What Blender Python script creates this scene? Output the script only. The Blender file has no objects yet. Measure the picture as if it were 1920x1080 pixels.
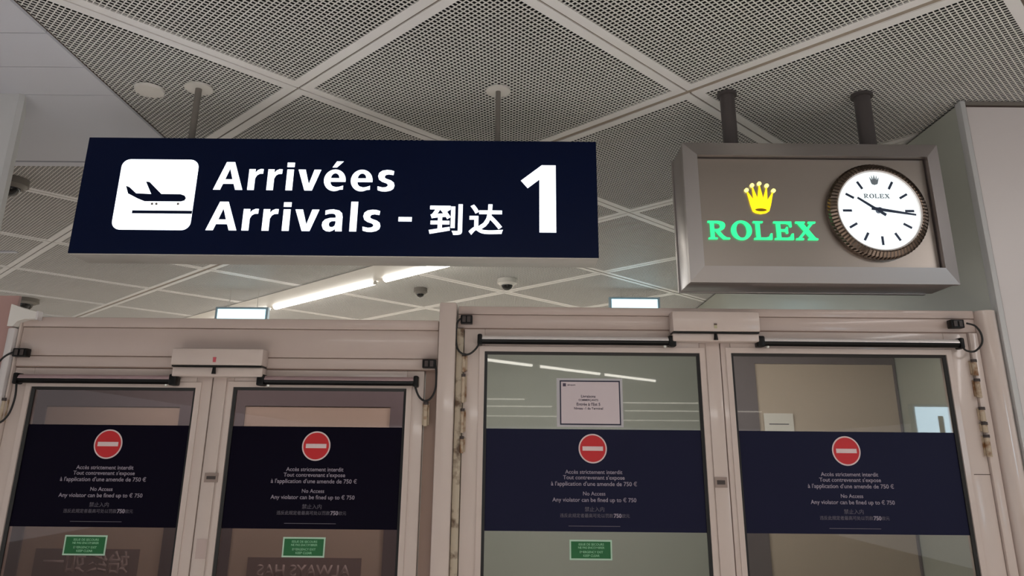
import bpy, bmesh, math, random
from mathutils import Vector, Matrix
random.seed(4)
sc = bpy.context.scene
COL = sc.collection
PI = math.pi

# ---------------------------------------------------------------- camera
cam = bpy.data.cameras.new('camera')
cam_ob = bpy.data.objects.new('camera', cam); COL.objects.link(cam_ob)
pitch, roll, yaw = math.radians(17.03), math.radians(0.535), math.radians(-0.063)
fwd = Vector((math.sin(yaw)*math.cos(pitch), math.cos(yaw)*math.cos(pitch), math.sin(pitch)))
rgt = Vector((math.cos(yaw), -math.sin(yaw), 0)); upv = rgt.cross(fwd)
r2 = rgt*math.cos(roll) + upv*math.sin(roll); u2 = upv*math.cos(roll) - rgt*math.sin(roll)
M = Matrix((r2, u2, -fwd)).transposed().to_4x4(); M.translation = Vector((0, 0, 1.6))
cam_ob.matrix_world = M
cam.sensor_width = 36; cam.lens = 36*1401.4/1920
cam.shift_y = -118.6/1920
cam.clip_start = .05; cam.clip_end = 200
sc.camera = cam_ob

# ---------------------------------------------------------------- world, exposure
w = bpy.data.worlds.new('world'); sc.world = w; w.use_nodes = True
bg = w.node_tree.nodes['Background']
bg.inputs[0].default_value = (1.0, .985, .985, 1); bg.inputs[1].default_value = .66
sc.view_settings.view_transform = 'Standard'; sc.view_settings.look = 'None'
sc.view_settings.exposure = 0; sc.view_settings.gamma = 1
sc.view_settings.use_curve_mapping = False

def area(name, loc, size, power, color, rot=(0, 0, 0), spread=180):
    l = bpy.data.lights.new(name, 'AREA'); l.shape = 'RECTANGLE'; l.size, l.size_y = size
    l.energy = power; l.color = color; l.spread = math.radians(spread)
    o = bpy.data.objects.new(name, l); COL.objects.link(o); o.location = loc; o.rotation_euler = rot
    return o
# unseen lamps added for illumination at ceiling height behind the photographer
area('ceiling_fill_lamp', (0.6, -1.2, 3.1), (3.2, .3), 48, (1, .98, .96))
area('ceiling_fill_lamp', (-1.5, 0.0, 3.15), (1.2, .6), 66, (.88, .94, 1), spread=85)  # narrow spread, added so floor bounce brightens the ceiling
area('ceiling_fill_lamp', (1.6, -0.2, 3.15), (1.2, .6), 44, (1, .95, .9), spread=85)
area('ceiling_fill_lamp', (3.4, 0.6, 3.1), (.3, 2.2), 26, (1, .95, .93))
# hidden lamps added to brighten the far hall and the space behind the headers
area('ceiling_fill_lamp', (-1.5, 10.0, 3.15), (7.0, .4), 215, (.98, 1, .98))
area('header_fill_lamp', (-1.2, 3.40, 2.07), (1.7, .08), 7.5, (1, .96, .9), (math.radians(35), 0, 0))
area('header_fill_lamp', (0.35, 3.40, 2.13), (1.0, .08), 13.5, (1, 1, .97), (math.radians(40), 0, 0))
area('header_fill_lamp', (1.45, 3.40, 2.13), (.9, .08), 3.4, (1, .93, .86), (math.radians(35), 0, 0))

# ---------------------------------------------------------------- materials
def lin(c):
    return tuple((x/255/12.92 if x/255 <= .04045 else ((x/255+.055)/1.055)**2.4) for x in c) + (1,)
def mat(name, rgb, rough=.5, metal=0, spec=.5, noise=0, nscale=8, bump=0, coat=0):
    m = bpy.data.materials.new(name); m.use_nodes = True
    nt = m.node_tree; b = nt.nodes['Principled BSDF']
    c = lin(rgb)
    b.inputs['Base Color'].default_value = c
    b.inputs['Roughness'].default_value = rough; b.inputs['Metallic'].default_value = metal
    b.inputs['Specular IOR Level'].default_value = spec
    b.inputs['Coat Weight'].default_value = coat; b.inputs['Coat Roughness'].default_value = .08
    if noise or bump:
        tc = nt.nodes.new('ShaderNodeTexCoord'); n = nt.nodes.new('ShaderNodeTexNoise')
        n.inputs['Scale'].default_value = nscale; n.inputs['Detail'].default_value = 4
        nt.links.new(tc.outputs['Object'], n.inputs['Vector'])
        if noise:
            mx = nt.nodes.new('ShaderNodeMix'); mx.data_type = 'RGBA'
            mx.inputs[6].default_value = tuple(x*(1-noise) for x in c[:3])+(1,)
            mx.inputs[7].default_value = tuple(min(1, x*(1+noise)) for x in c[:3])+(1,)
            nt.links.new(n.outputs['Fac'], mx.inputs[0]); nt.links.new(mx.outputs[2], b.inputs['Base Color'])
        if bump:
            bp = nt.nodes.new('ShaderNodeBump'); bp.inputs['Strength'].default_value = bump; bp.inputs['Distance'].default_value = .002
            nt.links.new(n.outputs['Fac'], bp.inputs['Height']); nt.links.new(bp.outputs[0], b.inputs['Normal'])
    return m
def emit(name, rgb, strength):
    m = bpy.data.materials.new(name); m.use_nodes = True
    nt = m.node_tree; b = nt.nodes['Principled BSDF']
    b.inputs['Base Color'].default_value = lin(rgb); b.inputs['Emission Color'].default_value = lin(rgb)
    b.inputs['Emission Strength'].default_value = strength; b.inputs['Roughness'].default_value = .3
    return m
def glass(name, tint, trans=.9):
    m = bpy.data.materials.new(name); m.use_nodes = True
    nt = m.node_tree; nt.nodes.clear()
    out = nt.nodes.new('ShaderNodeOutputMaterial'); mix = nt.nodes.new('ShaderNodeMixShader')
    tr = nt.nodes.new('ShaderNodeBsdfTransparent'); gl = nt.nodes.new('ShaderNodeBsdfGlossy'); fr = nt.nodes.new('ShaderNodeFresnel')
    tr.inputs[0].default_value = lin(tint); gl.inputs['Roughness'].default_value = .015; fr.inputs[0].default_value = 1.62
    nt.links.new(fr.outputs[0], mix.inputs[0]); nt.links.new(tr.outputs[0], mix.inputs[1]); nt.links.new(gl.outputs[0], mix.inputs[2])
    nt.links.new(mix.outputs[0], out.inputs[0])
    return m
def brushed(name, rgb, rough):
    m = mat(name, rgb, rough, 1)
    nt = m.node_tree; b = nt.nodes['Principled BSDF']
    tc = nt.nodes.new('ShaderNodeTexCoord'); mp = nt.nodes.new('ShaderNodeMapping'); n = nt.nodes.new('ShaderNodeTexNoise')
    mp.inputs['Scale'].default_value = (1, 40, 300); n.inputs['Scale'].default_value = 3
    nt.links.new(tc.outputs['Object'], mp.inputs[0]); nt.links.new(mp.outputs[0], n.inputs['Vector'])
    mr = nt.nodes.new('ShaderNodeMapRange'); mr.inputs[3].default_value = rough-.06; mr.inputs[4].default_value = rough+.06
    nt.links.new(n.outputs['Fac'], mr.inputs[0]); nt.links.new(mr.outputs[0], b.inputs['Roughness'])
    return m
def rusty(name, rgb, rust):
    m = mat(name, rgb, .45); nt = m.node_tree; b = nt.nodes['Principled BSDF']
    tc = nt.nodes.new('ShaderNodeTexCoord'); n = nt.nodes.new('ShaderNodeTexNoise'); n.inputs['Scale'].default_value = 22; n.inputs['Detail'].default_value = 5
    cr = nt.nodes.new('ShaderNodeValToRGB'); cr.color_ramp.elements[0].position = .5; cr.color_ramp.elements[1].position = .66
    cr.color_ramp.elements[0].color = lin(rgb); cr.color_ramp.elements[1].color = lin(rust)
    nt.links.new(tc.outputs['Object'], n.inputs['Vector']); nt.links.new(n.outputs['Fac'], cr.inputs[0]); nt.links.new(cr.outputs[0], b.inputs['Base Color'])
    return m

MT = dict(
 frame=mat('beige_door_paint', (203, 187, 179), .32, noise=.03, nscale=3, coat=.25),
 frame_gloss=mat('glossy_beige_paint', (203, 187, 179), .22, coat=1),
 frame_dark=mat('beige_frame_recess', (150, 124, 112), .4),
 header=mat('beige_header_paint', (192, 174, 166), .3, noise=.03, nscale=2, coat=.2),
 groove=mat('groove_shadow_gap', (92, 76, 70), .7),
 white_panel=mat('white_wall_panel', (212, 205, 204), .38, noise=.02, nscale=2),
 pink=mat('pinkish_wall_paint', (178, 142, 136), .5),
 white_paint=mat('white_plaster_paint', (206, 207, 215), .6, noise=.02, nscale=3),
 column=mat('column_paint', (196, 196, 196), .5, noise=.02),
 green_wall=mat('grey_green_wall_sheet', (176, 179, 169), .35, noise=.05, nscale=1.5, coat=.08),
 grille=mat('perforated_metal', (236, 233, 230), .45, noise=.05, nscale=1.2),
 border=mat('panel_border_paint', (238, 236, 235), .4),
 tbar=mat('ceiling_joint_profile', (120, 108, 96), .6),
 tbar_wide=mat('ceiling_channel_profile', (165, 152, 138), .6),
 plenum=mat('plenum_dark', (6, 5, 5), .9),
 ceil_plain=mat('plain_ceiling', (205, 204, 196), .8),
 floor=mat('pale_terrazzo', (214, 206, 198), .35, noise=.06, nscale=30),
 backwall=mat('hall_back_wall', (150, 138, 124), .6, noise=.06, nscale=1),
 navy=mat('navy_sign_face', (10, 20, 50), .35, spec=.08, noise=.15, nscale=2),
 sign_case=mat('sign_case_aluminium', (206, 202, 196), .4, .2),
 band1=mat('navy_vinyl_less_reflection', (11, 7, 24), .4, spec=.06),  # same navy vinyl as band2; weaker reflections put in as darker colour
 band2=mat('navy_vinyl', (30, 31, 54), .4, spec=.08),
 vinyl_text=mat('white_vinyl_text', (158, 148, 162), .5),
 vinyl_grey=mat('grey_vinyl_text', (98, 92, 104), .5),
 red=mat('red_vinyl', (196, 26, 34), .4), white_v=mat('white_vinyl', (222, 200, 200), .5),
 green=mat('green_sticker', (8, 98, 48), .4), green_edge=mat('pale_green_sticker_edge', (176, 208, 186), .5), green_txt=mat('pale_green_lettering', (150, 205, 165), .5),
 black=mat('black_plastic', (6, 5, 6), .35, spec=.25), rubber=mat('black_rubber', (14, 12, 12), .5),
 bar_metal=mat('silver_bar_profile', (236, 230, 228), .3, .35),  # silver top half, base colour lightened to carry the bars' highlight
 bar_reflect=mat('mauve_bar_reflection', (176, 150, 152), .3, .3),  # mauve reflection on the black bars painted as the top half's colour
 chrome=mat('small_white_lens', (235, 235, 228), .2),
 steel=brushed('brushed_steel_face', (164, 155, 148), .34),
 steel_frame=brushed('satin_frame_aluminium', (182, 177, 176), .36),
 bezel=mat('fluted_bezel_metal', (112, 98, 88), .2, 1),
 dark_post=mat('dark_grey_post', (74, 68, 68), .5), grey_rod=mat('grey_rod_paint', (120, 114, 108), .45),
 hand=mat('dark_clock_hand', (48, 60, 84), .35, .3), dialtext=mat('grey_dial_print', (130, 142, 152), .5),
 hinge=rusty('rusty_hinge', (184, 166, 144), (120, 78, 40)), stain=rusty('stained_jamb', (186, 172, 152), (96, 74, 56)),
 grey_tag=mat('grey_tag', (150, 132, 124), .5), dark_tag=mat('dark_tag', (62, 52, 50), .5),
 inner_frame=mat('inner_door_frame', (104, 94, 98), .5), inner_panel=mat('inner_door_panel', (188, 172, 156), .6, noise=.04, nscale=3),
 inner_band=mat('inner_grey_band', (128, 112, 110), .6), reflected_text=mat('reflected_pale_lettering', (176, 160, 156), .6),
 pale_screen=mat('pale_green_partition', (205, 208, 200), .5, noise=.03, nscale=2),
 paper=mat('white_paper', (206, 192, 196), .6), sleeve=mat('clear_sleeve_edge', (186, 182, 186), .3), ink=mat('dark_ink', (70, 60, 78), .6),
 navy_ink=mat('navy_print', (26, 24, 52), .5), yellow_gum=mat('patch', (188, 168, 162), .5),
 white_plastic=mat('white_plastic', (224, 220, 214), .4), dome=mat('smoked_dome', (30, 28, 28), .12), cam_grey=mat('grey_camera_base', (128, 122, 116), .5),
 glass_l=glass('tinted_glass_left', (214, 205, 205)), glass_r=glass('tinted_glass_right', (226, 226, 223)),
 tube=emit('lit_tube', (255, 250, 240), 9), tube_dim=emit('dim_lit_tube', (255, 248, 235), 3.2), sign_lit=emit('lit_sign_white', (244, 250, 255), 1.5),
 yellow=emit('lit_yellow', (248, 214, 22), 1.15), yellow_dark=mat('crown_hollow', (120, 92, 14), .5), rgreen=emit('lit_green', (46, 232, 142), 1.1),
 yellow_pale=emit('lit_pale_yellow', (255, 248, 150), 1.15),
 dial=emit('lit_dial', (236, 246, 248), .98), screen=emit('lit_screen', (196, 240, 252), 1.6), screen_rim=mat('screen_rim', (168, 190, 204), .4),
 red_led=mat('red_indicator', (196, 84, 96), .4), green_led=mat('pale_indicator', (180, 172, 140), .4),
)

# ---------------------------------------------------------------- helpers
def new(name, bm, material, parent=None, smooth=False):
    me = bpy.data.meshes.new(name)
    bmesh.ops.recalc_face_normals(bm, faces=bm.faces)
    if smooth:
        for f in bm.faces: f.smooth = True
    bm.to_mesh(me); bm.free()
    me.materials.append(MT[material] if isinstance(material, str) else material)
    o = bpy.data.objects.new(name, me); COL.objects.link(o)
    if parent: o.parent = parent
    if smooth:
        try: me.set_sharp_from_angle(angle=math.radians(40))
        except Exception: pass
    return o
def box(bm, x0, x1, y0, y1, z0, z1, bev=0):
    r = bmesh.ops.create_cube(bm, size=1)
    for v in r['verts']:
        v.co = Vector(((x0+x1)/2 + v.co.x*(x1-x0), (y0+y1)/2 + v.co.y*(y1-y0), (z0+z1)/2 + v.co.z*(z1-z0)))
    if bev:
        es = list({e for v in r['verts'] for e in v.link_edges})
        bmesh.ops.bevel(bm, geom=es, offset=bev, segments=2, affect='EDGES', profile=.5)
    return bm
def B(name, x0, x1, y0, y1, z0, z1, m, parent=None, bev=0):
    return new(name, box(bmesh.new(), x0, x1, y0, y1, z0, z1, bev), m, parent, smooth=bool(bev))
def cyl(bm, c, r, h, axis='Z', seg=24, r2=None):
    rr = bmesh.ops.create_cone(bm, segments=seg, radius1=r, radius2=r if r2 is None else r2, depth=h, cap_ends=True)
    R = {'Z': Matrix(), 'Y': Matrix.Rotation(PI/2, 4, 'X'), 'X': Matrix.Rotation(PI/2, 4, 'Y')}[axis]
    for v in rr['verts']: v.co = R @ v.co + Vector(c)
    return bm
def prism(bm, pts, y0, y1):
    """outline in x,z extruded along y"""
    a = [bm.verts.new((x, y0, z)) for x, z in pts]; b = [bm.verts.new((x, y1, z)) for x, z in pts]
    bm.faces.new(a); bm.faces.new(b[::-1]); n = len(pts)
    for i in range(n): bm.faces.new((a[i], b[i], b[(i+1) % n], a[(i+1) % n]))
    return bm
def rrect(x0, x1, z0, z1, r, n=6):
    out = []
    for cx, cz, a0 in ((x1-r, z1-r, 0), (x0+r, z1-r, 90), (x0+r, z0+r, 180), (x1-r, z0+r, 270)):
        for k in range(n+1):
            a = math.radians(a0 + 90*k/n); out.append((cx+r*math.cos(a), cz+r*math.sin(a)))
    return out
def tube(pts, rad, seg=8, sub=6):
    pts = [Vector(p) for p in pts]; P = []
    n = len(pts)
    for i in range(n-1):
        p0, p1, p2, p3 = pts[max(i-1, 0)], pts[i], pts[i+1], pts[min(i+2, n-1)]
        for k in range(sub):
            t = k/sub
            P.append(.5*((2*p1)+(p2-p0)*t+(2*p0-5*p1+4*p2-p3)*t*t+(3*p1-p0-3*p2+p3)*t**3))
    P.append(pts[-1])
    bm = bmesh.new(); rings = []; up = Vector((0, 1, 0))
    for i, p in enumerate(P):
        d = (P[min(i+1, len(P)-1)]-P[max(i-1, 0)]).normalized(); s = d.cross(up).normalized(); t = s.cross(d)
        rings.append([bm.verts.new(p + rad*(math.cos(2*PI*k/seg)*s + math.sin(2*PI*k/seg)*t)) for k in range(seg)])
    for a, b in zip(rings, rings[1:]):
        for k in range(seg): bm.faces.new((a[k], a[(k+1) % seg], b[(k+1) % seg], b[k]))
    bm.faces.new(rings[0][::-1]); bm.faces.new(rings[-1])
    return bm
def text_bm(body, cx, cz, y, width=None, height=None, bold=0, depth=.0008, align='C', mirror=False, space=1.0):
    """lettering standing on a plane that faces -y, fitted to a width and/or height"""
    cu = bpy.data.curves.new('lettering', 'FONT'); cu.body = body; cu.offset = bold; cu.resolution_u = 3; cu.space_character = space
    o = bpy.data.objects.new('lettering', cu); COL.objects.link(o)
    dg = bpy.context.evaluated_depsgraph_get()
    me = bpy.data.meshes.new_from_object(o.evaluated_get(dg))
    bpy.data.objects.remove(o); bpy.data.curves.remove(cu)
    bm = bmesh.new(); bm.from_mesh(me); bpy.data.meshes.remove(me)
    xs = [v.co.x for v in bm.verts]; ys = [v.co.y for v in bm.verts]
    w_, h_ = max(xs)-min(xs), max(ys)-min(ys)
    sx = width/w_ if width else height/h_; sz = height/h_ if height else sx
    mx, my = (max(xs)+min(xs))/2, (max(ys)+min(ys))/2
    for v in bm.verts:
        x = (v.co.x-mx)*sx*(-1 if mirror else 1); z = (v.co.y-my)*sz
        v.co = Vector((cx+x, y, cz+z))
    r = bmesh.ops.extrude_face_region(bm, geom=bm.faces[:])
    for g in r['geom']:
        if isinstance(g, bmesh.types.BMVert): g.co.y -= depth
    return bm
def empty(name, loc=(0, 0, 0)):
    o = bpy.data.objects.new(name, None); o.empty_display_size = .1; COL.objects.link(o); return o
def tag(o, label, cat=None, group=None, kind=None):
    if label: o['label'] = label
    if cat: o['category'] = cat
    if group: o['group'] = group
    if kind: o['kind'] = kind
    return o
def ring_bm(loops):
    """loops: list of (x0,x1,z0,z1,y) rectangles bridged one after another"""
    bm = bmesh.new(); L = []
    for x0, x1, z0, z1, y in loops:
        L.append([bm.verts.new(p) for p in ((x0, y, z0), (x1, y, z0), (x1, y, z1), (x0, y, z1))])
    for a, b in zip(L, L[1:]):
        for k in range(4): bm.faces.new((a[k], a[(k+1) % 4], b[(k+1) % 4], b[k]))
    return bm

# ================================================================ STRUCTURE
H = 3.2
tag(B('floor', -9, 7, -42, 10.8, -.1, 0, 'floor'), 'pale speckled floor running under the doors', 'floor', kind='structure')
tag(B('wall_back', -9, 7, 10.6, 10.8, 0, 3.6, 'backwall'), 'brownish wall at the far end of the hall behind the glass doors', 'wall', kind='structure')

# ceiling: dark void above, square perforated panels hung at 45 degrees to the doors
ceil = tag(B('ceiling', -10, 8, .2, 11, 3.45, 3.6, 'plenum'), 'perforated metal panel ceiling laid diagonally above the doors', 'ceiling', kind='structure')
B('void_light_stop', -10, 8, 10.82, 11, 3.2, 3.45, 'plenum', ceil)  # dark sides added to keep stray light out of the ceiling void
B('void_light_stop', -10, -9.8, .2, 10.8, 3.2, 3.45, 'plenum', ceil)
B('void_light_stop', 7.8, 8, .2, 10.8, 3.2, 3.45, 'plenum', ceil)
tag(B('ceiling', -12, 20, -42, .2, 3.2, 3.45, 'ceil_plain'), 'plain pale ceiling behind the photographer', 'ceiling', kind='structure')
S = 1.26; MG = .045; PT = .0207
def grille_bm():
    bm = bmesh.new(); lo, hi = MG, S-MG; n = round((hi-lo)/PT); st = (hi-lo)/n; bw = .0042; t = .0032
    def strip(a0, a1, b0, b1):
        # bottom face and two side faces of one web of the perforated sheet
        v = [bm.verts.new(c) for c in ((a0, b0, 0), (a1, b0, 0), (a1, b1, 0), (a0, b1, 0), (a0, b0, t), (a1, b0, t), (a1, b1, t), (a0, b1, t))]
        bm.faces.new((v[0], v[3], v[2], v[1])); bm.faces.new((v[4], v[5], v[6], v[7]))
        if a1-a0 > b1-b0:
            bm.faces.new((v[0], v[1], v[5], v[4])); bm.faces.new((v[3], v[7], v[6], v[2]))
        else:
            bm.faces.new((v[0], v[4], v[7], v[3])); bm.faces.new((v[1], v[2], v[6], v[5]))
    for i in range(1, n):
        c = lo+i*st
        strip(lo, hi, c-bw/2, c+bw/2)
        strip(c-bw/2, c+bw/2, lo, hi)
    return bm
def border_bm():
    bm = bmesh.new()
    for a in ((0, S, 0, MG), (0, S, S-MG, S), (0, MG, MG, S-MG), (S-MG, S, MG, S-MG)):
        box(bm, a[0], a[1], a[2], a[3], 0, .008)
    return bm
al = math.radians(45.17)
Qv = Vector((math.cos(al), math.sin(al), 0)); Pv = Vector((-math.sin(al), math.cos(al), 0))
qi = [(-3.56, -2.305), (-2.295, -1.035), (-1.025, .230), (.240, 1.500), (1.510, 2.760), (2.792, 4.045), (4.055, 5.335), (5.345, 6.57), (6.58, 7.85), (7.86, 9.12)]
pi_ = [(-2.18, -.925), (-.915, .350), (.360, 1.620), (1.630, 2.890), (2.900, 4.130), (4.150, 5.415), (5.425, 6.725), (6.735, 8.005), (8.015, 9.31), (9.32, 10.6), (10.61, 11.88)]
first = None
def in_view(x, y):
    if y < 1.0 or y > 10.4: return False
    if y > 3.35: return -.72*y-.9 < x < 2.08 and not (x < -1.9 and y < 3.95)
    return -1.95 < x < 3.9
for qa, qb in qi:
    for pa, pb in pi_:
        hit = False
        for i in range(9):
            for j in range(9):
                w_ = Qv*(qa+(qb-qa)*i/8)+Pv*(pa+(pb-pa)*j/8)
                if in_view(w_.x, w_.y): hit = True
        if not hit: continue
        if first is None:
            p = new('ceiling_panel', border_bm(), 'border', ceil); g = new('grille', grille_bm(), 'grille', p); g['kind'] = 'stuff'
            first = (p, g)
        else:
            p = first[0].copy(); g = first[1].copy(); COL.objects.link(p); COL.objects.link(g); p.parent = ceil; g.parent = p
        p.matrix_parent_inverse = Matrix(); 
        o = Qv*qa + Pv*pa
        p.location = (o.x, o.y, H); p.rotation_euler = (0, 0, al); p.scale = ((qb-qa)/S, (pb-pa)/S, 1)
def diag(name, q0, q1, p0, p1, z0, z1, m, parent):
    b = box(bmesh.new(), q0, q1, p0, p1, z0, z1); o = new(name, b, m, parent); o.rotation_euler = (0, 0, al); return o
for a, b in zip(qi, qi[1:]): diag('joint_profile', a[1]-.004, b[0]+.004, -.9 if a[1] > 2 else .4, 11.4, H+.006, H+.011, 'tbar_wide' if b[0]-a[1] > .02 else 'tbar', ceil)
for a, b in zip(pi_, pi_[1:]): diag('joint_profile', -1.0, 8.6 if a[1] < 6 else 6.9, a[1]-.004, b[0]+.004, H+.0065, H+.0115, 'tbar', ceil)
B('spacer_strip', -4.4, -4.2, 6.1, 6.15, 3.19, 3.2, 'white_paint', ceil)

# white plasterboard soffit on the left
sof = tag(B('trim_1', -5.4, -1.862, .6, 4.0, 3.194, 3.1995, 'groove'), 'smooth white soffit of wide boards along the left edge of the ceiling', 'soffit', kind='structure')
ys = [.6, 1.0, 1.27, 1.54, 1.81, 2.08, 2.35, 2.622, 2.897, 3.162, 4.0]
for a, b in zip(ys, ys[1:]):
    B('board', -5.4, -1.862, a+.003, b-.003, 3.182, 3.194, 'white_paint', sof)
B('edge_strip', -5.4, -1.862, 4.012, 4.075, 3.18, 3.199, 'white_paint', sof)
# column beside it
bm = bmesh.new()
prof = [(-3.4, 3.15), (-2.30, 3.15), (-2.285, 3.17), (-2.40, 3.36), (-3.4, 3.36)]
a = [bm.verts.new((x, y, 2.3)) for x, y in prof]; b = [bm.verts.new((x, y, 3.182)) for x, y in prof]
bm.faces.new(a); bm.faces.new(b)
for i in range(5): bm.faces.new((a[i], a[(i+1) % 5], b[(i+1) % 5], b[i]))
colm = tag(new('trim_2', bm, 'column'), 'pale grey column face at the left edge below the white soffit', 'column', kind='structure')
# right: green wall sheet running back, white panel facing us
wr = tag(B('wall_right', 2.085, 2.25, 3.2, 10.6, 0, 3.185, 'green_wall'), 'glossy grey green wall running back behind the clock sign', 'wall', kind='structure')
B('shadow_gap', 2.10, 2.25, 3.2, 10.6, 3.185, 3.199, 'plenum', wr)
wf = tag(B('wall_front', 2.108, 3.6, 3.17, 3.3, 0, 3.165, 'white_panel'), 'tall white wall panel at the right edge beside the doors', 'wall', kind='structure')
B('top_profile', 2.108, 3.6, 3.18, 3.3, 3.165, 3.178, 'groove', wf)
B('top_edge', 2.108, 3.6, 3.172, 3.3, 3.178, 3.197, 'grey_rod', wf)
ct = tag(B('trim_3', 2.076, 2.1, 3.155, 3.2, 0, 3.19, 'column', bev=.003), 'narrow metal corner strip between green wall and white panel', 'trim', kind='structure')
B('shadow_joint', 2.1, 2.108, 3.168, 3.2, 0, 3.19, 'groove', ct)
wl = tag(B('wall_left', -3.4, -2.134, 3.19, 3.206, 0, 2.235, 'pink'), 'low pinkish wall piece left of the leftmost door frame', 'wall', kind='structure')

# ================================================================ DOOR FRAMES
fl = empty('trim_4'); tag(fl, 'beige frame with plain deep header around the left pair of doors', 'door frame', kind='structure')
B('head_cap', -2.085, -.312, 3.175, 3.34, 2.1, 2.142, 'header', fl, .004)
B('header_panel', -2.085, -.312, 3.183, 3.34, 1.98, 2.098, 'header', fl, .002)
B('header_joint', -2.085, -.312, 3.188, 3.33, 1.93, 2.12, 'frame_dark', fl)
B('head_rail', -2.085, -.312, 3.180, 3.34, 1.934, 1.976, 'header', fl, .002)
B('left_jamb', -2.098, -2.087, 3.17, 3.34, 0, 2.15, 'frame', fl, .006)
B('jamb_flange', -2.133, -2.100, 3.155, 3.3, 0, 2.092, 'white_panel', fl, .008)
B('right_jamb', -.362, -.312, 3.21, 3.34, 0, 1.93, 'frame_dark', fl)
fr = empty('trim_5'); tag(fr, 'beige frame with slimmer higher header around the right pair of doors', 'door frame', kind='structure')
B('head_cap', -.23, 1.985, 3.183, 3.34, 2.172, 2.206, 'header', fr, .003)
B('header_panel', -.23, 1.985, 3.188, 3.34, 2.113, 2.170, 'header', fr, .002)
B('header_joint', -.23, 1.985, 3.193, 3.33, 2.10, 2.18, 'frame_dark', fr)
B('centre_post', -.308, -.236, 3.145, 3.34, 0, 2.215, 'frame', fr, .006)
B('left_jamb', -.234, -.204, 3.175, 3.34, 0, 2.11, 'stain', fr, .004)
B('right_jamb', 1.945, 1.982, 3.175, 3.34, 0, 2.11, 'frame', fr, .004)
bm = bmesh.new()
prof = [(1.984, 3.30), (1.986, 3.19)] + [(1.986+.089*(.5-.5*math.cos(PI*k/10)), 3.19-.045*math.sin(PI*k/10)) for k in range(11)] + [(2.075, 3.30)]
a = [bm.verts.new((x, y, 0)) for x, y in prof]; b = [bm.verts.new((x, y, 2.203)) for x, y in prof]
bm.faces.new(a); bm.faces.new(b)
for i in range(len(prof)): bm.faces.new((a[i], a[(i+1) % len(prof)], b[(i+1) % len(prof)], b[i]))
new('rounded_side_flange', bm, 'frame_gloss', fr, True)

# white trunking elbow sitting on the top left corner of the frame
tk = empty('cable_trunking'); tag(tk, 'white plastic trunking elbow on the top left corner of the left frame', 'trunking')
new('elbow', prism(bmesh.new(), [(-2.128, 2.190), (-2.075, 2.172), (-2.010, 2.156), (-2.010, 2.128), (-2.06, 2.126), (-2.090, 2.116), (-2.104, 2.096), (-2.128, 2.096)], 3.14, 3.26), 'white_plastic', tk)
B('joint_ring', -2.013, -2.004, 3.137, 3.17, 2.124, 2.160, 'white_panel', tk)

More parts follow.
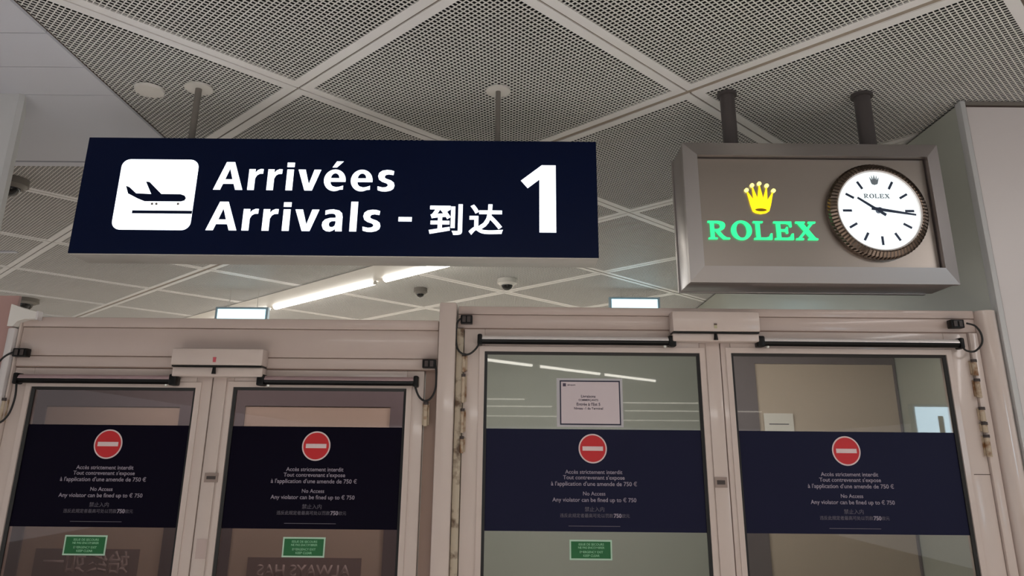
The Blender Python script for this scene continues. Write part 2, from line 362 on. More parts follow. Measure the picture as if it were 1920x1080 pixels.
# ================================================================ DOORS
def lettering(bm_list, name, m, parent):
    big = bmesh.new()
    for b in bm_list:
        me = bpy.data.meshes.new('t'); b.to_mesh(me); b.free(); big.from_mesh(me); bpy.data.meshes.remove(me)
    return new(name, big, m, parent)
def door(name, label, x0, x1, gx0, gx1, top, gtop, band_mat, glass_mat, symx, greenx, hinge_side):
    d = empty(name); tag(d, label, 'door', kind='structure')
    y0, y1 = 3.186, 3.24
    B('stile', x0, gx0-.006, y0, y1, .02, top, 'frame', d, .003)
    B('stile', gx1+.006, x1, y0, y1, .02, top, 'frame', d, .003)
    B('top_rail', gx0-.006, gx1+.006, y0, y1, gtop+.006, top, 'frame', d, .003)
    B('bottom_rail', gx0-.006, gx1+.006, y0, y1, .02, .25, 'frame', d, .003)
    r = ring_bm([(gx0-.028, gx1+.028, .228, gtop+.028, y0), (gx0-.028, gx1+.028, .228, gtop+.028, y0-.005), (gx0-.006, gx1+.006, .25, gtop+.006, y0-.005), (gx0-.006, gx1+.006, .25, gtop+.006, y0+.012)])
    new('glazing_bead', r, 'frame', d)
    gy = y0+.014
    r = ring_bm([(gx0-.006, gx1+.006, .25, gtop+.006, y0+.002), (gx0+.006, gx1-.006, .262, gtop-.006, y0+.008), (gx0+.006, gx1-.006, .262, gtop-.006, gy)])
    new('gasket', r, 'rubber', d)
    B('glass_pane', gx0-.004, gx1+.004, gy, gy+.006, .25, gtop+.004, glass_mat, d)
    by = gy-.0012
    band = B('navy_band', gx0+.004, gx1-.004, by, gy-.0002, 1.306, 1.699, band_mat, d)
    cz = 1.623
    new('sign_ring', cyl(bmesh.new(), (symx, by-.0005, cz), .058, .001, 'Y', 48), 'white_v', band)
    new('red_disc', cyl(bmesh.new(), (symx, by-.0013, cz), .0525, .001, 'Y', 48), 'red', band)
    B('white_bar', symx-.042, symx+.042, by-.0025, by-.0017, cz-.0085, cz+.0085, 'white_v', band)
    lines = [("Accès strictement interdit", 1.532, .233), ("Tout contrevenant s'expose", 1.5085, .250), ("à l'application d'une amende de 750 €", 1.4845, .348),
             ("No Access", 1.449, .09), ("Any violator can be fined up to € 750", 1.4235, .338)]
    lettering([text_bm(t, symx+.002, z, by, width=w_, bold=.012, depth=.0004) for t, z, w_ in lines], 'white_lettering', 'vinyl_text', band)
    lettering([text_bm("禁止入内", symx+.002, 1.390, by, width=.078, depth=.0004), text_bm("违反此规定者最高可处以罚款", symx-.03, 1.366, by, width=.213, depth=.0004),
               text_bm("欧元", symx+.127, 1.366, by, width=.03, depth=.0004)], 'grey_lettering', 'vinyl_grey', band)
    lettering([text_bm("750", symx+.094, 1.366, by, width=.031, bold=.03, depth=.0004)], 'figures', 'vinyl_text', band)
    B('thin_rule', symx-.103, symx+.103, by-.0004, by, 1.3255, 1.3275, 'vinyl_grey', band)
    gs = B('green_sticker', greenx-.084, greenx+.084, gy-.0010, gy-.0002, 1.202, 1.276, 'green_edge', d)
    B('green_field', greenx-.078, greenx+.078, gy-.0016, gy-.0010, 1.208, 1.270, 'green', gs)
    lettering([text_bm("ISSUE DE SECOURS", greenx+.002, 1.2595, gy-.0016, width=.100, bold=.01, depth=.0003), text_bm("NE PAS ENCOMBRER", greenx+.002, 1.2475, gy-.0016, width=.104, bold=.01, depth=.0003),
               text_bm("EMERGENCY EXIT", greenx+.002, 1.2315, gy-.0016, width=.092, bold=.01, depth=.0003), text_bm("KEEP CLEAR", greenx+.002, 1.2185, gy-.0016, width=.064, bold=.01, depth=.0003)], 'sticker_lettering', 'green_txt', gs)
    return d
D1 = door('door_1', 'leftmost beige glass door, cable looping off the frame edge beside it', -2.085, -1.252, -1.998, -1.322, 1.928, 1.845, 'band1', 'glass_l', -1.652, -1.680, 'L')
D2 = door('door_2', 'second beige glass door from the left, reflected ALWAYS HAS lettering modelled behind it', -1.248, -.366, -1.154, -.443, 1.928, 1.850, 'band1', 'glass_l', -.798, -.815, 'R')
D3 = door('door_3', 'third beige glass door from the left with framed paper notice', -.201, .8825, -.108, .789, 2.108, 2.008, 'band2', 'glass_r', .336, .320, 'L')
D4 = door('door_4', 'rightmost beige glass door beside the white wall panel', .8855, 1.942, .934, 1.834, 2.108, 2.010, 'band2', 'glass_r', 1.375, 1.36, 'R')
bpy.data.objects.remove([c for c in D4.children if c.name.startswith('green_sticker')][0].children[0]) if False else None
for c in list(D4.children):
    if c.name.startswith('green_sticker'):
        for k in list(c.children): bpy.data.objects.remove(k)
        bpy.data.objects.remove(c)
# vertical meeting covers, lock tags
B('meeting_strip', .822, .880, 3.180, 3.186, .02, 2.104, 'frame', D3, .002)
B('meeting_strip', -1.242, -1.19, 3.180, 3.186, .02, 1.92, 'frame', D2, .002)
for par, x0, x1, z0, z1 in ((D2, -1.232, -1.178, 1.479, 1.515), (D3, .822, .872, 1.477, 1.517)):
    t = B('lock_tag', x0, x1, 3.176, 3.180, z0, z1, 'grey_tag', par)
    B('keyway', x0+.009, x1-.009, 3.174, 3.176, z0+.012, z1-.012, 'dark_tag', t)
B('faded_label', -1.262+.03, -1.192, 3.1785, 3.180, 1.196, 1.268, 'yellow_gum', D2)
# hinges
def hinge(par, x, z0, z1, r=.009, dark=False):
    bm = bmesh.new(); cyl(bm, (x, 3.172, (z0+z1)/2), r, z1-z0, 'Z', 14)
    box(bm, x-.014, x+.014, 3.178, 3.187, z0+.005, z1-.005)
    h = new('hinge', bm, 'hinge', par, True)
    zz = (z0+z1)/2
    new('hinge_pin', cyl(bmesh.new(), (x, 3.171, z1-.004), r*1.15, .012, 'Z', 12), 'dark_tag', h)
    return h
hinge(D2, -.352, 1.705, 1.80)
hinge(D1, -2.098, 1.70, 1.80)
for z0, z1 in ((1.925, 2.0), (1.80, 1.915), (1.68, 1.775), (1.60, 1.665)): hinge(D3, -.2005, z0, z1, .0075)
for z0, z1 in ((1.93, 1.995), (1.84, 1.915), (1.745, 1.80), (1.70, 1.74), (1.605, 1.69)): hinge(D4, 1.944, z0, z1, .0105)
B('stile_joint', 1.876, 1.942, 3.1852, 3.187, 1.535, 1.538, 'groove', D4)

# door detector boxes on the headers
def detector(label, x0, x1, z0, z1, zl, led, cx):
    t = empty('door_detector'); tag(t, label, 'sensor')
    B('housing', x0, x1, 3.105, 3.182, z0, z1, 'frame', t, .006)
    B('window_slot', x0+.004, x1-.004, 3.112, 3.18, z0-.006, z0+.001, 'black', t)
    B('lower_lip', x0+.002, x1-.002, 3.125, 3.184, zl, z0-.006, 'frame', t, .005)
    i = B('indicator', cx-.006, cx+.006, 3.1035, 3.106, z0+.012, z0+.026, led, t)
    B('indicator_hood', cx-.006, cx+.006, 3.1015, 3.1055, z0+.026, z0+.032, 'red_led' if led == 'red_led' else 'groove', i)
    new('mounting_eye', cyl(bmesh.new(), (cx, 3.112, z0-.022), .009, .026, 'Z', 14, .006), 'black', t, True)
detector('beige detector box with reddish indicator over the left pair of doors', -1.402, -1.025, 1.937, 2.005, 1.893, 'red_led', -1.222)
detector('beige detector box with pale indicator over the right pair of doors', .672, 1.037, 2.095, 2.180, 2.056, 'green_led', .850)

# safety sensor bars with their cables
def sensor_bar(label, xa, xb, z, metal, led_left):
    t = empty('sensor_bar'); tag(t, label, 'sensor bar')
    y = 3.155; r = .0185
    for nm, m, s in (('top_profile', metal, 1), ('black_lens', 'black', -1)):
        bm = bmesh.new(); prof = [(r*math.cos(PI*k/10), s*r*math.sin(PI*k/10)*.95) for k in range(11)]
        a = [bm.verts.new((xa, y+u, z+v+.0005*s)) for u, v in prof]; b = [bm.verts.new((xb, y+u, z+v+.0005*s)) for u, v in prof]
        for k in range(10): bm.faces.new((a[k], a[k+1], b[k+1], b[k]))
        bm.faces.new(a); bm.faces.new(b); bm.faces.new((a[0], b[0], b[-1], a[-1]))
        new(nm, bm, m, t, True)
    for x, big in ((xa, led_left), (xb, not led_left)):
        w_ = .016 if big else .010
        c = B('end_cap', x-w_, x+w_, y-.022, y+.026, z-.023, z+.023, 'black', t, .006)
    x = xa+.03 if led_left else xb-.03
    new('indicator_lens', cyl(bmesh.new(), (x, y-.004, z-.022), .0055, .008, 'Z', 12), 'chrome', t)
    B('bracket', (xa+xb)/2-.05, (xa+xb)/2+.05, y+.01, 3.186, z-.012, z+.012, 'black', t)
sensor_bar('black safety sensor bar on top of the leftmost door', -2.048, -1.398, 1.880, 'bar_reflect', False)
sensor_bar('black safety sensor bar on the second door from the left', -1.036, -.395, 1.882, 'bar_reflect', True)
sensor_bar('silver topped safety sensor bar above the paper notice', -.134, .674, 2.058, 'bar_metal', False)
sensor_bar('silver topped safety sensor bar on the rightmost door', 1.046, 1.888, 2.060, 'bar_metal', True)
def cable(label, pts, cx0, cx1, cz0, cz1):
    t = empty('connector_cable'); tag(t, label, 'cable')
    new('cable', tube([(x, y, z) for x, y, z in pts], .0042), 'rubber', t, True)
    c = B('connector', cx0, cx1, 3.148, 3.182, cz0, cz1, 'black', t, .003)
    for k in (.3, .7):
        x = cx0+(cx1-cx0)*k
        B('clip', x-.007, x+.007, 3.144, 3.149, cz0+.006, cz1-.006, 'dark_tag', c)
Yc = 3.155
cable('black cable looping at the left edge of the leftmost door', [(x, Yc, z) for x, z in [(-2.0795, 1.9901), (-2.1086, 1.9787), (-2.1366, 1.9519), (-2.1593, 1.901), (-2.1585, 1.814), (-2.1205, 1.7182), (-2.0847, 1.7037), (-2.055, 1.74), (-2.044, 1.8043), (-2.0501, 1.867)]], -2.088, -2.03, 1.970, 2.005)
cable('black cable loop between second door and centre post', [(x, Yc, z) for x, z in [(-.3196, 1.9629), (-.3128, 1.9178), (-.3136, 1.8567), (-.3298, 1.8176), (-.3557, 1.8045), (-.3831, 1.8258), (-.4032, 1.8776)]], -.372, -.316, 1.938, 1.974)
cable('black cable loop at top left corner of the third door', [(x, Yc, z) for x, z in [(-.2024, 2.152), (-.2224, 2.1427), (-.2342, 2.1152), (-.233, 2.0406), (-.2161, 2.0049), (-.1823, 1.9963), (-.1514, 2.0189), (-.1319, 2.0528)]], -.218, -.168, 2.126, 2.162)
cable('black cable loop at top right corner of the rightmost door', [(x, 3.14, z) for x, z in [(1.9223, 2.1441), (1.9567, 2.133), (1.9758, 2.0992), (1.971, 2.0585), (1.9363, 2.0268), (1.8988, 2.031), (1.8853, 2.0577)]], 1.862, 1.918, 2.126, 2.162)

# paper notice taped on the third door's glass
nt_ = empty('paper_notice'); tag(nt_, 'white paper notice with navy border on the third door', 'notice')
ny = 3.199
B('sleeve', .190, .466, ny-.0012, ny-.0004, 1.708, 1.906, 'sleeve', nt_)
B('border', .203, .456, ny-.002, ny-.0012, 1.716, 1.897, 'navy_ink', nt_)
B('sheet', .2085, .4505, ny-.0026, ny-.002, 1.7215, 1.8915, 'paper', nt_)
B('logo', .216, .229, ny-.003, ny-.0026, 1.872, 1.885, 'ink', nt_)
for t_, x_, z_, w_ in (("aéroport", .252, 1.8775, .034), ("Livraisons", .322, 1.832, .06), ("COMMERÇANTS", .322, 1.816, .082), ("Entrée à l'Est 5", .322, 1.800, .098), ("Niveau -1 du Terminal", .322, 1.783, .120)):
    new('printed_line', text_bm(t_, x_, z_, ny-.0026, width=w_, bold=.02, depth=.0003), 'ink', nt_)

# unseen lids added to block light spilling over the headers onto inner doors
tag(B('light_blocker_1', -2.6, -.32, 3.345, 3.99, 2.095, 2.125, 'inner_frame'), 'added unseen lid blocking light behind the left header', 'trim', kind='structure')
tag(B('light_blocker_2', 1.12, 2.08, 3.345, 4.09, 2.165, 2.195, 'inner_frame'), 'added unseen lid blocking light behind the right header', 'trim', kind='structure')
# ---- inner partition doors seen through the glass
def inner(name, label, x0, x1, y, top, frame_w, panel_mat, txt=None, hh=.16):
    t = empty(name); tag(t, label, 'inner door', kind='structure')
    B('panel_frame', x0-.14, x0, y, y+.05, 0, top+hh, 'inner_frame', t)
    B('panel_frame', x1, min(x1+.14, 2.08), y, y+.05, 0, top+hh, 'inner_frame', t)
    B('head_frame', x0, x1, y, y+.05, top, top+hh, 'inner_frame', t)
    B('infill_panel', x0, x1, y+.01, y+.04, 0, top, panel_mat, t)
    if txt:
        bx0, bx1, z0, z1, body = txt
        b = B('grey_band', bx0, bx1, y+.006, y+.01, z0, z1, 'inner_band', t)
        lettering([text_bm(body, (bx0+bx1)/2, z1-.058, y+.006, width=(bx1-bx0)*.82, bold=.02, depth=.0005, mirror=True)], 'reflected_lettering', 'reflected_text', b)  # reversed lettering on its band models a sign's reflection in the glass
k_ = 3.9/3.5
inner('door_5', 'inner door behind the leftmost door with modelled reflection of Chinese lettering', -2.116*k_, -1.507*k_, 3.9, 1.6+.19*k_, .1, 'inner_panel', (-2.05*k_, -1.60*k_, 1.6-.58*k_, 1.6-.41*k_, "始终如一"))
inner('door_6', 'inner door behind the second door with modelled reflection of ALWAYS HAS lettering', -1.211*k_, -.55*k_, 3.9, 1.6+.198*k_, .1, 'inner_panel', (-1.13*k_, -.64*k_, 1.6-.6*k_, 1.6-.437*k_, "ALWAYS HAS"))
inner('door_7', 'pale partition panel behind the third glass door', -.60, 1.45, 5.2, 2.32, .1, 'pale_screen', None, .05)
inner('door_8', 'brownish inner door behind the rightmost glass door', 1.32, 2.07, 4.1, 2.08, .1, 'inner_panel', None, .07)

# ================================================================ ARRIVALS SIGN
sg = empty('arrivals_sign'); tag(sg, 'long navy lit Arrivals sign with plane pictogram hanging above the doors', 'sign')
sx0, sx1, sz0, sz1, sy = -1.844, .358, 2.379, 2.899, 3.0
B('case', sx0, sx1, sy+.006, sy+.16, sz0-.004, sz1-.003, 'sign_case', sg, .004)
B('navy_face', sx0, sx1, sy, sy+.006, sz0, sz1, 'navy', sg)
new('pictogram_square', prism(bmesh.new(), rrect(-1.682, -1.352, 2.482, 2.798, .036), sy-.002, sy), 'sign_lit', sg)
for x, z in ((-1.5254, 2.5963), (-1.5072, 2.5964), (-1.4159, 2.5973)): new('wheel_dot', cyl(bmesh.new(), (x, sy-.003, z), .0052, .002, 'Y', 12), 'grey_rod', sg)
B('runway_line', -1.604, -1.352, sy-.004, sy-.002, 2.5535, 2.5665, 'navy', sg)
# humanist bold letters drawn by hand (unit = cap height)
def arc(cx, cz, rx, rz, a0, a1, n=14):
    return [(cx+rx*math.cos(math.radians(a0+(a1-a0)*k/n)), cz+rz*math.sin(math.radians(a0+(a1-a0)*k/n))) for k in range(n+1)]
def stroke_poly(out, inn): return [('poly', out + inn[::-1])]
X = .75   # x-height
def G(ch):
    s = .185
    if ch == 'A': return .82, [[(0, 0), (.295, 1), (.525, 1), (.82, 0), (.62, 0), (.557, .215), (.257, .215), (.195, 0)]], [[(.303, .375), (.41, .77), (.512, .375)]]
    if ch == 'r': return .46, [[(.06, 0), (.06, X), (.235, X), (.235, .62), (.30, .715), (.38, .758), (.46, .755), (.455, .59), (.36, .585), (.29, .53), (.245, .42), (.245, 0)]], []
    if ch == 'i': return .30, [[(.06, 0), (.06, X), (.245, X), (.245, 0)], [(.05, .84), (.05, 1.0), (.255, 1.0), (.255, .84)]], []
    if ch == 'l': return .30, [[(.06, 0), (.06, 1.04), (.245, 1.04), (.245, 0)]], []
    if ch == 'v': return .64, [[(.0, X), (.215, 0), (.425, 0), (.64, X), (.45, X), (.325, .22), (.2, X)]], []
    if ch == 'e':
        out = arc(.33, .37, .30, .39, 0, 325, 28); out = [(x, z) for x, z in out]
        return .68, [[(.635, .32)] + arc(.33, .375, .305, .39, 0, 300, 26) + [(.575, .045), (.575, .185), (.47, .14), (.38, .125), (.28, .16), (.225, .235), (.212, .32)]], [[(.215, .45)] + arc(.335, .45, .12, .18, 180, 0, 10)[0:]]
    if ch == 's': return .55, [[(.04, .03), (.16, -.01), (.28, -.012), (.40, .02), (.48, .09), (.505, .2), (.48, .31), (.40, .385), (.27, .44), (.225, .475), (.215, .53), (.25, .585), (.33, .605), (.46, .58), (.475, .72), (.38, .755), (.27, .765), (.14, .735), (.055, .655), (.03, .53), (.065, .41), (.15, .335), (.27, .285), (.315, .24), (.315, .185), (.265, .14), (.17, .13), (.03, .17)]], []
    if ch == 'a': return .63, [[(.385, .085), (.39, 0), (.565, 0), (.56, .13), (.56, .50), (.54, .63), (.46, .725), (.31, .765), (.20, .755), (.09, .72), (.095, .57), (.19, .61), (.29, .62), (.355, .59), (.38, .52), (.38, .47), (.22, .46), (.10, .41), (.035, .32), (.025, .20), (.065, .07), (.15, 0), (.25, -.012), (.33, .03)]], [[(.38, .36), (.27, .35), (.215, .30), (.205, .22), (.24, .15), (.31, .14), (.365, .19), (.385, .28)]]
    if ch == '-': return .42, [[(.06, .27), (.36, .27), (.36, .42), (.06, .42)]], []
    if ch == "'": return 0, [[(.30, .84), (.41, 1.06), (.60, 1.06), (.42, .84)]], []
    return .3, [], []
def shape_mesh(polys, y0, y1, holes=()):
    """fill outlines with holes, through a 2D curve"""
    cu = bpy.data.curves.new('s', 'CURVE'); cu.dimensions = '2D'; cu.fill_mode = 'BOTH'; cu.extrude = 0
    for p in list(polys)+list(holes):
        sp = cu.splines.new('POLY'); sp.points.add(len(p)-1); sp.use_cyclic_u = True
        for k, (x, z) in enumerate(p): sp.points[k].co = (x, z, 0, 1)
    o = bpy.data.objects.new('s', cu); COL.objects.link(o)
    me = bpy.data.meshes.new_from_object(o.evaluated_get(bpy.context.evaluated_depsgraph_get()))
    bpy.data.objects.remove(o); bpy.data.curves.remove(cu)
    bm = bmesh.new(); bm.from_mesh(me); bpy.data.meshes.remove(me)
    for v in bm.verts: v.co = Vector((v.co.x, y1, v.co.y))
    r = bmesh.ops.extrude_face_region(bm, geom=bm.faces[:])
    for g in r['geom']:
        if isinstance(g, bmesh.types.BMVert): g.co.y = y0
    return bm
def word(s, x0, x1, zb, cap, track=.075):
    adv = []; x = 0
    for ch in s:
        base = 'e' if ch == 'é' else ch
        w_, P_, H_ = G(base); adv.append((ch, x, P_, H_, w_)); x += w_+track
    total = x-track; k = (x1-x0)/total
    for ch, ox, P_, H_, w_ in adv:
        f = lambda pts: [(x0+(ox+px)*k, zb+pz*cap) for px, pz in pts]
        polys = [f(p) for p in P_]; holes = [f(p) for p in H_]
        if ch == 'é': polys.append([(x0+(ox+px-.06)*k, zb+pz*cap) for px, pz in G("'")[1][0]])
        new('letter', shape_mesh(polys, sy-.002, sy-.0001, holes), 'sign_lit', sg)
pl = [(-1.648, 2.676), (-1.632, 2.670), (-1.600, 2.6425), (-1.5351, 2.6399), (-1.566, 2.696), (-1.550, 2.694), (-1.4921, 2.6403), (-1.41, 2.6402), (-1.3923, 2.6336), (-1.3861, 2.6228), (-1.391, 2.6126), (-1.4058, 2.608), (-1.5591, 2.6075), (-1.590, 2.6195), (-1.634, 2.6415)]
new('plane_symbol', shape_mesh([pl], sy-.004, sy-.002), 'navy', sg)
word('Arrivées', -1.277, -.499, 2.663, .126)
word('Arrivals', -1.286, -.548, 2.483, .126)
B('hyphen', -.481, -.425, sy-.002, sy-.0001, 2.529, 2.548, 'sign_lit', sg)
new('letter', text_bm('到', -.282, 2.5395, sy-.0001, width=.140, height=.135, bold=.022, depth=.002), 'sign_lit', sg)
new('letter', text_bm('达', -.113, 2.5405, sy-.0001, width=.144, height=.135, bold=.022, depth=.002), 'sign_lit', sg)
new('number', shape_mesh([[(.033, 2.716), (.062, 2.682), (.112, 2.722), (.112, 2.486), (.182, 2.486), (.182, 2.787), (.122, 2.787)]], sy-.002, sy-.0001), 'sign_lit', sg)
def rod(x, r, disc, parent, name='hanging_rod'):
    new(name, cyl(bmesh.new(), (x, 3.104, (sz1-.01+3.199)/2), r, 3.199-sz1+.01, 'Z', 20), 'grey_rod', parent, True)
    bm = bmesh.new(); cyl(bm, (x, 3.104, 3.193), disc, .008, 'Z', 36)
    d = new('ceiling_rose', bm, 'white_plastic', parent, True)
rod(-1.449, .0145, .062, sg); rod(-.0725, .0115, .056, sg)
tag(new('ceiling_disc', cyl(bmesh.new(), (-1.682, 3.119, 3.188), .063, .014, 'Z', 40, .066), 'white_plastic', None, True), 'round white cover plate on the ceiling left of the sign rods', 'ceiling plate')

# ================================================================ CLOCK SIGN
ck = empty('clock_sign'); tag(ck, 'brushed metal box sign with lit crown, green ROLEX lettering and clock', 'clock sign')
cx0, cx1, cz0, cz1 = .733, 1.842, 2.281, 2.902
ix0, ix1, iz0, iz1 = .791, 1.782, 2.347, 2.838
B('case', cx0+.004, cx1-.004, 3.03, 3.215, cz0+.004, cz1-.004, 'steel_frame', ck, .004)
B('rear_lip', cx0-.002, cx1-.03, 3.216, 3.236, cz0+.001, cz1-.001, 'steel_frame', ck)
for nm, pts in (('frame_bar', [(cx0, cz1), (cx1, cz1), (ix1, iz1), (ix0, iz1)]), ('frame_bar', [(cx0, cz0), (ix0, iz0), (ix1, iz0), (cx1, cz0)]),
                ('frame_bar', [(cx0, cz0), (cx0, cz1), (ix0, iz1), (ix0, iz0)]), ('frame_bar', [(cx1, cz0), (ix1, iz0), (ix1, iz1), (cx1, cz1)])):
    bm = bmesh.new()
    isin = [abs(x-ix0) < .001 or abs(x-ix1) < .001 for x, z in pts]
    def lay(yo, yi): return [bm.verts.new((x, yi if k else yo, z)) for (x, z), k in zip(pts, isin)]
    a = lay(3.006, 2.988); b = lay(3.032, 3.032)
    bm.faces.new(a); bm.faces.new(b[::-1])
    for i in range(4): bm.faces.new((a[i], b[i], b[(i+1) % 4], a[(i+1) % 4]))
    new(nm, bm, 'steel_frame', ck)
B('steel_face', ix0, ix1, 3.020, 3.03, iz0, iz1, 'steel', ck)
bm = ring_bm([(ix0, ix1, iz0, iz1, 3.019), (ix0+.005, ix1-.005, iz0+.005, iz1-.005, 3.0185)]); new('face_seal', bm, 'dark_tag', ck)
cy_ = 3.02
cr = shape_mesh([[(1.0, 2.686), (1.0265, 2.642), (1.0248, 2.709), (1.0435, 2.648), (1.056, 2.716), (1.0672, 2.648), (1.0873, 2.708), (1.0845, 2.642), (1.1135, 2.686), (1.0975, 2.622), (1.088, 2.594), (1.076, 2.586), (1.052, 2.582), (1.030, 2.586), (1.019, 2.594), (1.011, 2.624)]], cy_-.008, cy_,
                holes=[arc(1.0535, 2.5995, .0255, .0075, 0, 345, 20)])
crown = new('crown', cr, 'yellow', ck)
new('crown_hollow', prism(bmesh.new(), arc(1.0535, 2.5995, .0255, .0075, 0, 345, 20), cy_-.003, cy_), 'yellow_dark', crown)
for x, z in ((.9993, 2.6876), (1.0248, 2.7098), (1.056, 2.7176), (1.0873, 2.7087), (1.1143, 2.6863)):
    new('crown_ball', cyl(bmesh.new(), (x, cy_-.005, z), .0085, .010, 'Y', 20), 'yellow_pale', crown)
# serif capitals, unit height
def serif(ch):
    if ch == 'R': return 1.18, [[(0, 0), (0, .08), (.13, .1), (.13, .9), (0, .92), (0, 1), (.6, 1), (.82, .96), (.94, .86), (.96, .73), (.9, .58), (.74, .49), (.62, .46), (.84, .2), (.98, .1), (1.18, .08), (1.18, 0), (.82, 0), (.62, .18), (.42, .44), (.34, .44), (.34, .1), (.5, .08), (.5, 0)]], [[(.34, .55), (.34, .89), (.52, .89), (.66, .84), (.70, .73), (.64, .60), (.5, .55)]]
    if ch == 'O': return 1.14, [arc(.57, .5, .57, .53, 0, 352, 40)], [arc(.57, .5, .30, .42, 0, 350, 32)]
    if ch == 'L': return 1.04, [[(0, 0), (0, .08), (.14, .1), (.14, .9), (0, .92), (0, 1), (.54, 1), (.54, .92), (.355, .9), (.355, .11), (.66, .11), (.84, .16), (.93, .34), (1.02, .34), (1.0, 0)]], []
    if ch == 'E': return 1.08, [[(0, 0), (0, .08), (.14, .1), (.14, .9), (0, .92), (0, 1), (.98, 1), (.99, .70), (.9, .70), (.84, .84), (.7, .89), (.355, .89), (.355, .57), (.54, .57), (.64, .6), (.68, .7), (.76, .7), (.76, .34), (.68, .34), (.64, .44), (.54, .46), (.355, .46), (.355, .11), (.68, .11), (.86, .16), (.96, .34), (1.06, .34), (1.04, 0)]], []
    if ch == 'X': return 1.2, [[(0, 0), (0, .08), (.12, .1), (.47, .49), (.16, .9), (.04, .92), (.04, 1), (.56, 1), (.56, .92), (.46, .9), (.64, .66), (.84, .9), (.74, .92), (.74, 1), (1.14, 1), (1.14, .92), (1.0, .89), (.72, .57), (1.08, .1), (1.2, .08), (1.2, 0), (.66, 0), (.66, .08), (.78, .1), (.56, .39), (.30, .1), (.42, .08), (.42, 0)]], []
def serif_word(x0, x1, zb, h, y0, y1, name, m, par, join=False):
    tot = sum(serif(c)[0] for c in 'ROLEX')+.10*4; k = (x1-x0)/tot; x = 0; out = []
    for c in 'ROLEX':
        w_, P_, H_ = serif(c)
        f = lambda pts: [(x0+(x+px)*k, zb+pz*h) for px, pz in pts]
        out.append(shape_mesh([f(p) for p in P_], y0, y1, [f(p) for p in H_])); x += w_+.10
    if join: lettering(out, name, m, par)
    else:
        for b in out: new(name, b, m, par)
serif_word(.8225, 1.2815, 2.468, .080, cy_-.010, cy_, 'letter', 'rgreen', ck)
# clock
CX, CZ = 1.540, 2.592
clk_y = 2.985
bm = bmesh.new(); N = 160
R_ = [(.211, 3.019), (.211, 2.996), (.204, 2.984), (.184, 2.972), (.178, 2.975), (.178, 3.019)]
rings = []
for ri, (r, y) in enumerate(R_):
    ring = []
    for k in range(N):
        a = 2*PI*k/N; rr = r; yy = y
        if ri in (2, 3) : yy = y + (.0035 if k % 2 else 0)
        if ri == 1: rr = r + (.0015 if k % 2 else 0)
        ring.append(bm.verts.new((CX+rr*math.cos(a), yy, CZ+rr*math.sin(a))))
    rings.append(ring)
for a, b in zip(rings, rings[1:]):
    for k in range(N): bm.faces.new((a[k], a[(k+1) % N], b[(k+1) % N], b[k]))
new('fluted_bezel', bm, 'bezel', ck)
bm = bmesh.new(); rr = [[bm.verts.new((CX+r*math.cos(2*PI*k/64), y, CZ+r*math.sin(2*PI*k/64))) for k in range(64)] for r, y in ((.1795, 2.976), (.172, 2.979), (.172, 3.0))]
for a, b in zip(rr, rr[1:]):
    for k in range(64): bm.faces.new((a[k], a[(k+1) % 64], b[(k+1) % 64], b[k]))
new('inner_ring', bm, 'bar_metal', ck, True)
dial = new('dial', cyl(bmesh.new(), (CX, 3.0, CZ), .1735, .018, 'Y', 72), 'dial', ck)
for h in range(1, 12):
    a = PI/2 - h*PI/6; bm = box(bmesh.new(), .112, .150, -.001, .001, -.005, .005)
    Rm = Matrix.Rotation(-a, 4, 'Y')
    for v in bm.verts: v.co = Rm @ v.co + Vector((CX, 2.990, CZ))
    new('hour_marker', bm, 'hand', dial)
k = .36
pts = [(CX+(x-1.056)*k, CZ+.136+(z-2.64)*k) for x, z in [(1.0, 2.686), (1.0265, 2.642), (1.0248, 2.709), (1.0435, 2.648), (1.056, 2.716), (1.0672, 2.648), (1.0873, 2.708), (1.0845, 2.642), (1.1135, 2.686), (1.0975, 2.622), (1.088, 2.594), (1.052, 2.582), (1.019, 2.594), (1.011, 2.624)]]
new('dial_crown', shape_mesh([pts], 2.989, 2.991), 'dialtext', dial)
serif_word(CX-.054, CX+.056, CZ+.056, .019, 2.989, 2.991, 'dial_lettering', 'dialtext', dial, join=True)
def hand(name, tip, tail, w0, w1, y):
    d = Vector((tip[0]-tail[0], 0, tip[1]-tail[1])).normalized(); n = Vector((-d.z, 0, d.x))
    a, b = Vector((tail[0], 0, tail[1])), Vector((tip[0], 0, tip[1]))
    q = [a+n*w0, a-n*w0, b-n*w1, b+n*w1]
    new(name, prism(bmesh.new(), [(v.x, v.z) for v in q], y-.0015, y), 'hand', ck)
hand('hour_hand', (1.455, 2.648), (1.566, 2.571), .0065, .0045, 2.984)
hand('minute_hand', (1.690, 2.572), (1.507, 2.600), .0075, .004, 2.980)
new('hand_hub', cyl(bmesh.new(), (CX, 2.984, CZ), .012, .014, 'Y', 24), 'hand', ck)
for x, r in ((.982, .033), (1.603, .036)):
    new('hanging_post', cyl(bmesh.new(), (x, 3.12, 3.045), r, .308, 'Z', 24), 'dark_post', ck, True)
    new('post_collar', cyl(bmesh.new(), (x, 3.12, 3.190), r*1.35, .014, 'Z', 24), 'dark_post', ck, True)

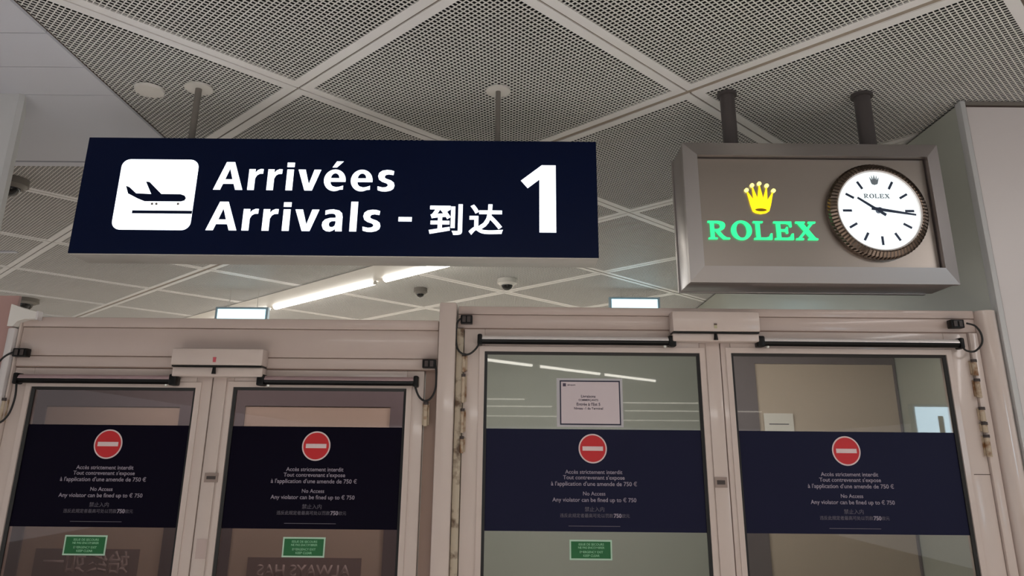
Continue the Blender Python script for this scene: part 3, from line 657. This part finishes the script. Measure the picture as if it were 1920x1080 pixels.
# ================================================================ LUMINAIRES, CAMERAS, SCREENS
def diag_obj(name, bm, m, parent, smooth=False):
    return new(name, bm, m, parent, smooth)
def strip_light(label, origin, dirv, segs, trough=True, group=None, m='tube', r=.035):
    t = empty('strip_light'); tag(t, label, 'ceiling light', group)
    t.location = origin; t.rotation_euler = (0, 0, math.atan2(dirv[1], dirv[0]))
    lo, hi = min(s[0] for s in segs)-.1, max(s[1] for s in segs)+.1
    if trough:
        bm = bmesh.new()
        prof = [(.05, -.012), (.05, -.03), (-.02, -.034), (-.30, -.004), (-.30, 0), (.05, 0)][::-1]
        a = [bm.verts.new((lo, -u, z)) for u, z in prof]; b = [bm.verts.new((hi, -u, z)) for u, z in prof]
        bm.faces.new(a); bm.faces.new(b)
        for i in range(len(prof)): bm.faces.new((a[i], a[(i+1) % len(prof)], b[(i+1) % len(prof)], b[i]))
        new('reflector', bm, 'white_plastic', t)
    else: B('housing', lo, hi, -.06, .06, -.03, 0, 'white_plastic', t)
    for a, b in segs:
        new('lit_tube', cyl(bmesh.new(), ((a+b)/2, .0, -.036), r, b-a, 'X', 16), m, t, True)
        for x in (a-.012, b+.012): new('tube_holder', cyl(bmesh.new(), (x, .0, -.05), .02, .024, 'X', 12), 'white_plastic', t)
o = Qv*4.03 + Pv*3.9
strip_light('long white ceiling light trough seen just below the Arrivals sign', (o.x, o.y, 3.199), (Pv.x, Pv.y), [(.05, 1.78), (1.97, 3.86), (4.05, 5.6)])
hint = 'row of lit tubes on the ceiling behind the photographer'
c0 = Vector((.52, -7.61, 0)); dd = Vector((1, -1, 0)).normalized()
strip_light('lit tubes behind the photographer, reflected as a slanting line in the third door', (c0.x, c0.y, 3.198), (dd.x, dd.y), [(-3.6, -1.9), (-1.8, -.22), (0, 1.76), (1.92, 3.7)], False)
for (x, y, a_, b_) in ((-2.2, -16.5, 0, 2.6), (2.9, -17.6, 0, 3.4), (-1.6, -20, 0, 3.0), (4.2, -22, 0, 5), (-3, -27, 0, 5), (3.6, -30, 0, 7)):
    strip_light('distant row of lit tubes on the ceiling behind the photographer', (x, y, 3.198), (1, 0.03), [(a_, b_)], False, hint, 'tube_dim', .022)
t = empty('lit_sign'); tag(t, 'pale blue lit sign with a figure 1 on the wall behind the photographer', 'sign')
B('case', 4.14, 4.72, -1.6, -1.53, 1.42, 2.13, 'screen_rim', t)
B('lit_face', 4.17, 4.69, -1.53, -1.524, 1.45, 2.10, emit('lit_blue_sign', (206, 236, 255), 7), t)
nb = text_bm('1', 4.42, 1.88, -1.522, height=.26, bold=.03, depth=.003); new('number', nb, 'navy_ink', t)
t = empty('wall_notice'); tag(t, 'white sheet of paper on the inner door behind the rightmost door', 'notice')
B('sheet', 1.345, 1.50, 4.098, 4.0995, 1.60, 1.818, 'white_plastic', t)
B('printed_line', 1.37, 1.475, 4.0975, 4.098, 1.76, 1.765, 'ink', t)

def dome_cam(label, x, y, r, base_m, drop=.0):
    t = empty('dome_camera'); tag(t, label, 'camera')
    t.location = (x, y, 3.199)
    bm = bmesh.new(); cyl(bm, (0, 0, -.022), r, .044, 'Z', 28, r*.96)
    new('base', bm, base_m, t, True)
    bm = bmesh.new(); cyl(bm, (0, 0, -.053), r*.72, .018, 'Z', 28, r*.9); new('collar', bm, base_m, t, True)
    bm = bmesh.new(); bmesh.ops.create_uvsphere(bm, u_segments=20, v_segments=12, radius=r*.58)
    for v in bm.verts: v.co.z = v.co.z*.95-.058
    new('smoked_dome', bm, 'dome', t, True)
dome_cam('small grey dome camera beyond the centre post', -.93, 7.45, .07, 'cam_grey')
dome_cam('white dome camera right of centre below the Arrivals sign', -.05, 7.0, .095, 'white_plastic')
dome_cam('grey dome camera beside the column at the left edge', -3.10, 4.35, .095, 'cam_grey')
dome_cam('grey dome camera just above the white trunking elbow', -5.4, 8.2, .13, 'cam_grey')
def screen(label, x0, x1, y, z0, z1):
    t = empty('hanging_screen'); tag(t, label, 'screen')
    B('case', x0-.025, x1+.025, y, y+.06, z0-.02, z1+.022, 'screen_rim', t)
    B('lit_face', x0, x1, y-.004, y, z0, z1, 'screen', t)
    for x in (x0+.1, x1-.1): new('hanging_rod', cyl(bmesh.new(), (x, y+.03, (z1+.02+3.199)/2), .003, 3.199-z1-.02, 'Z', 8), 'white_plastic', t)
screen('pale blue lit screen behind the left header', -3.02, -2.53, 7.6, 2.72, 2.995)
screen('pale blue lit screen behind the right header', 1.0, 1.46, 7.4, 2.75, 3.095)
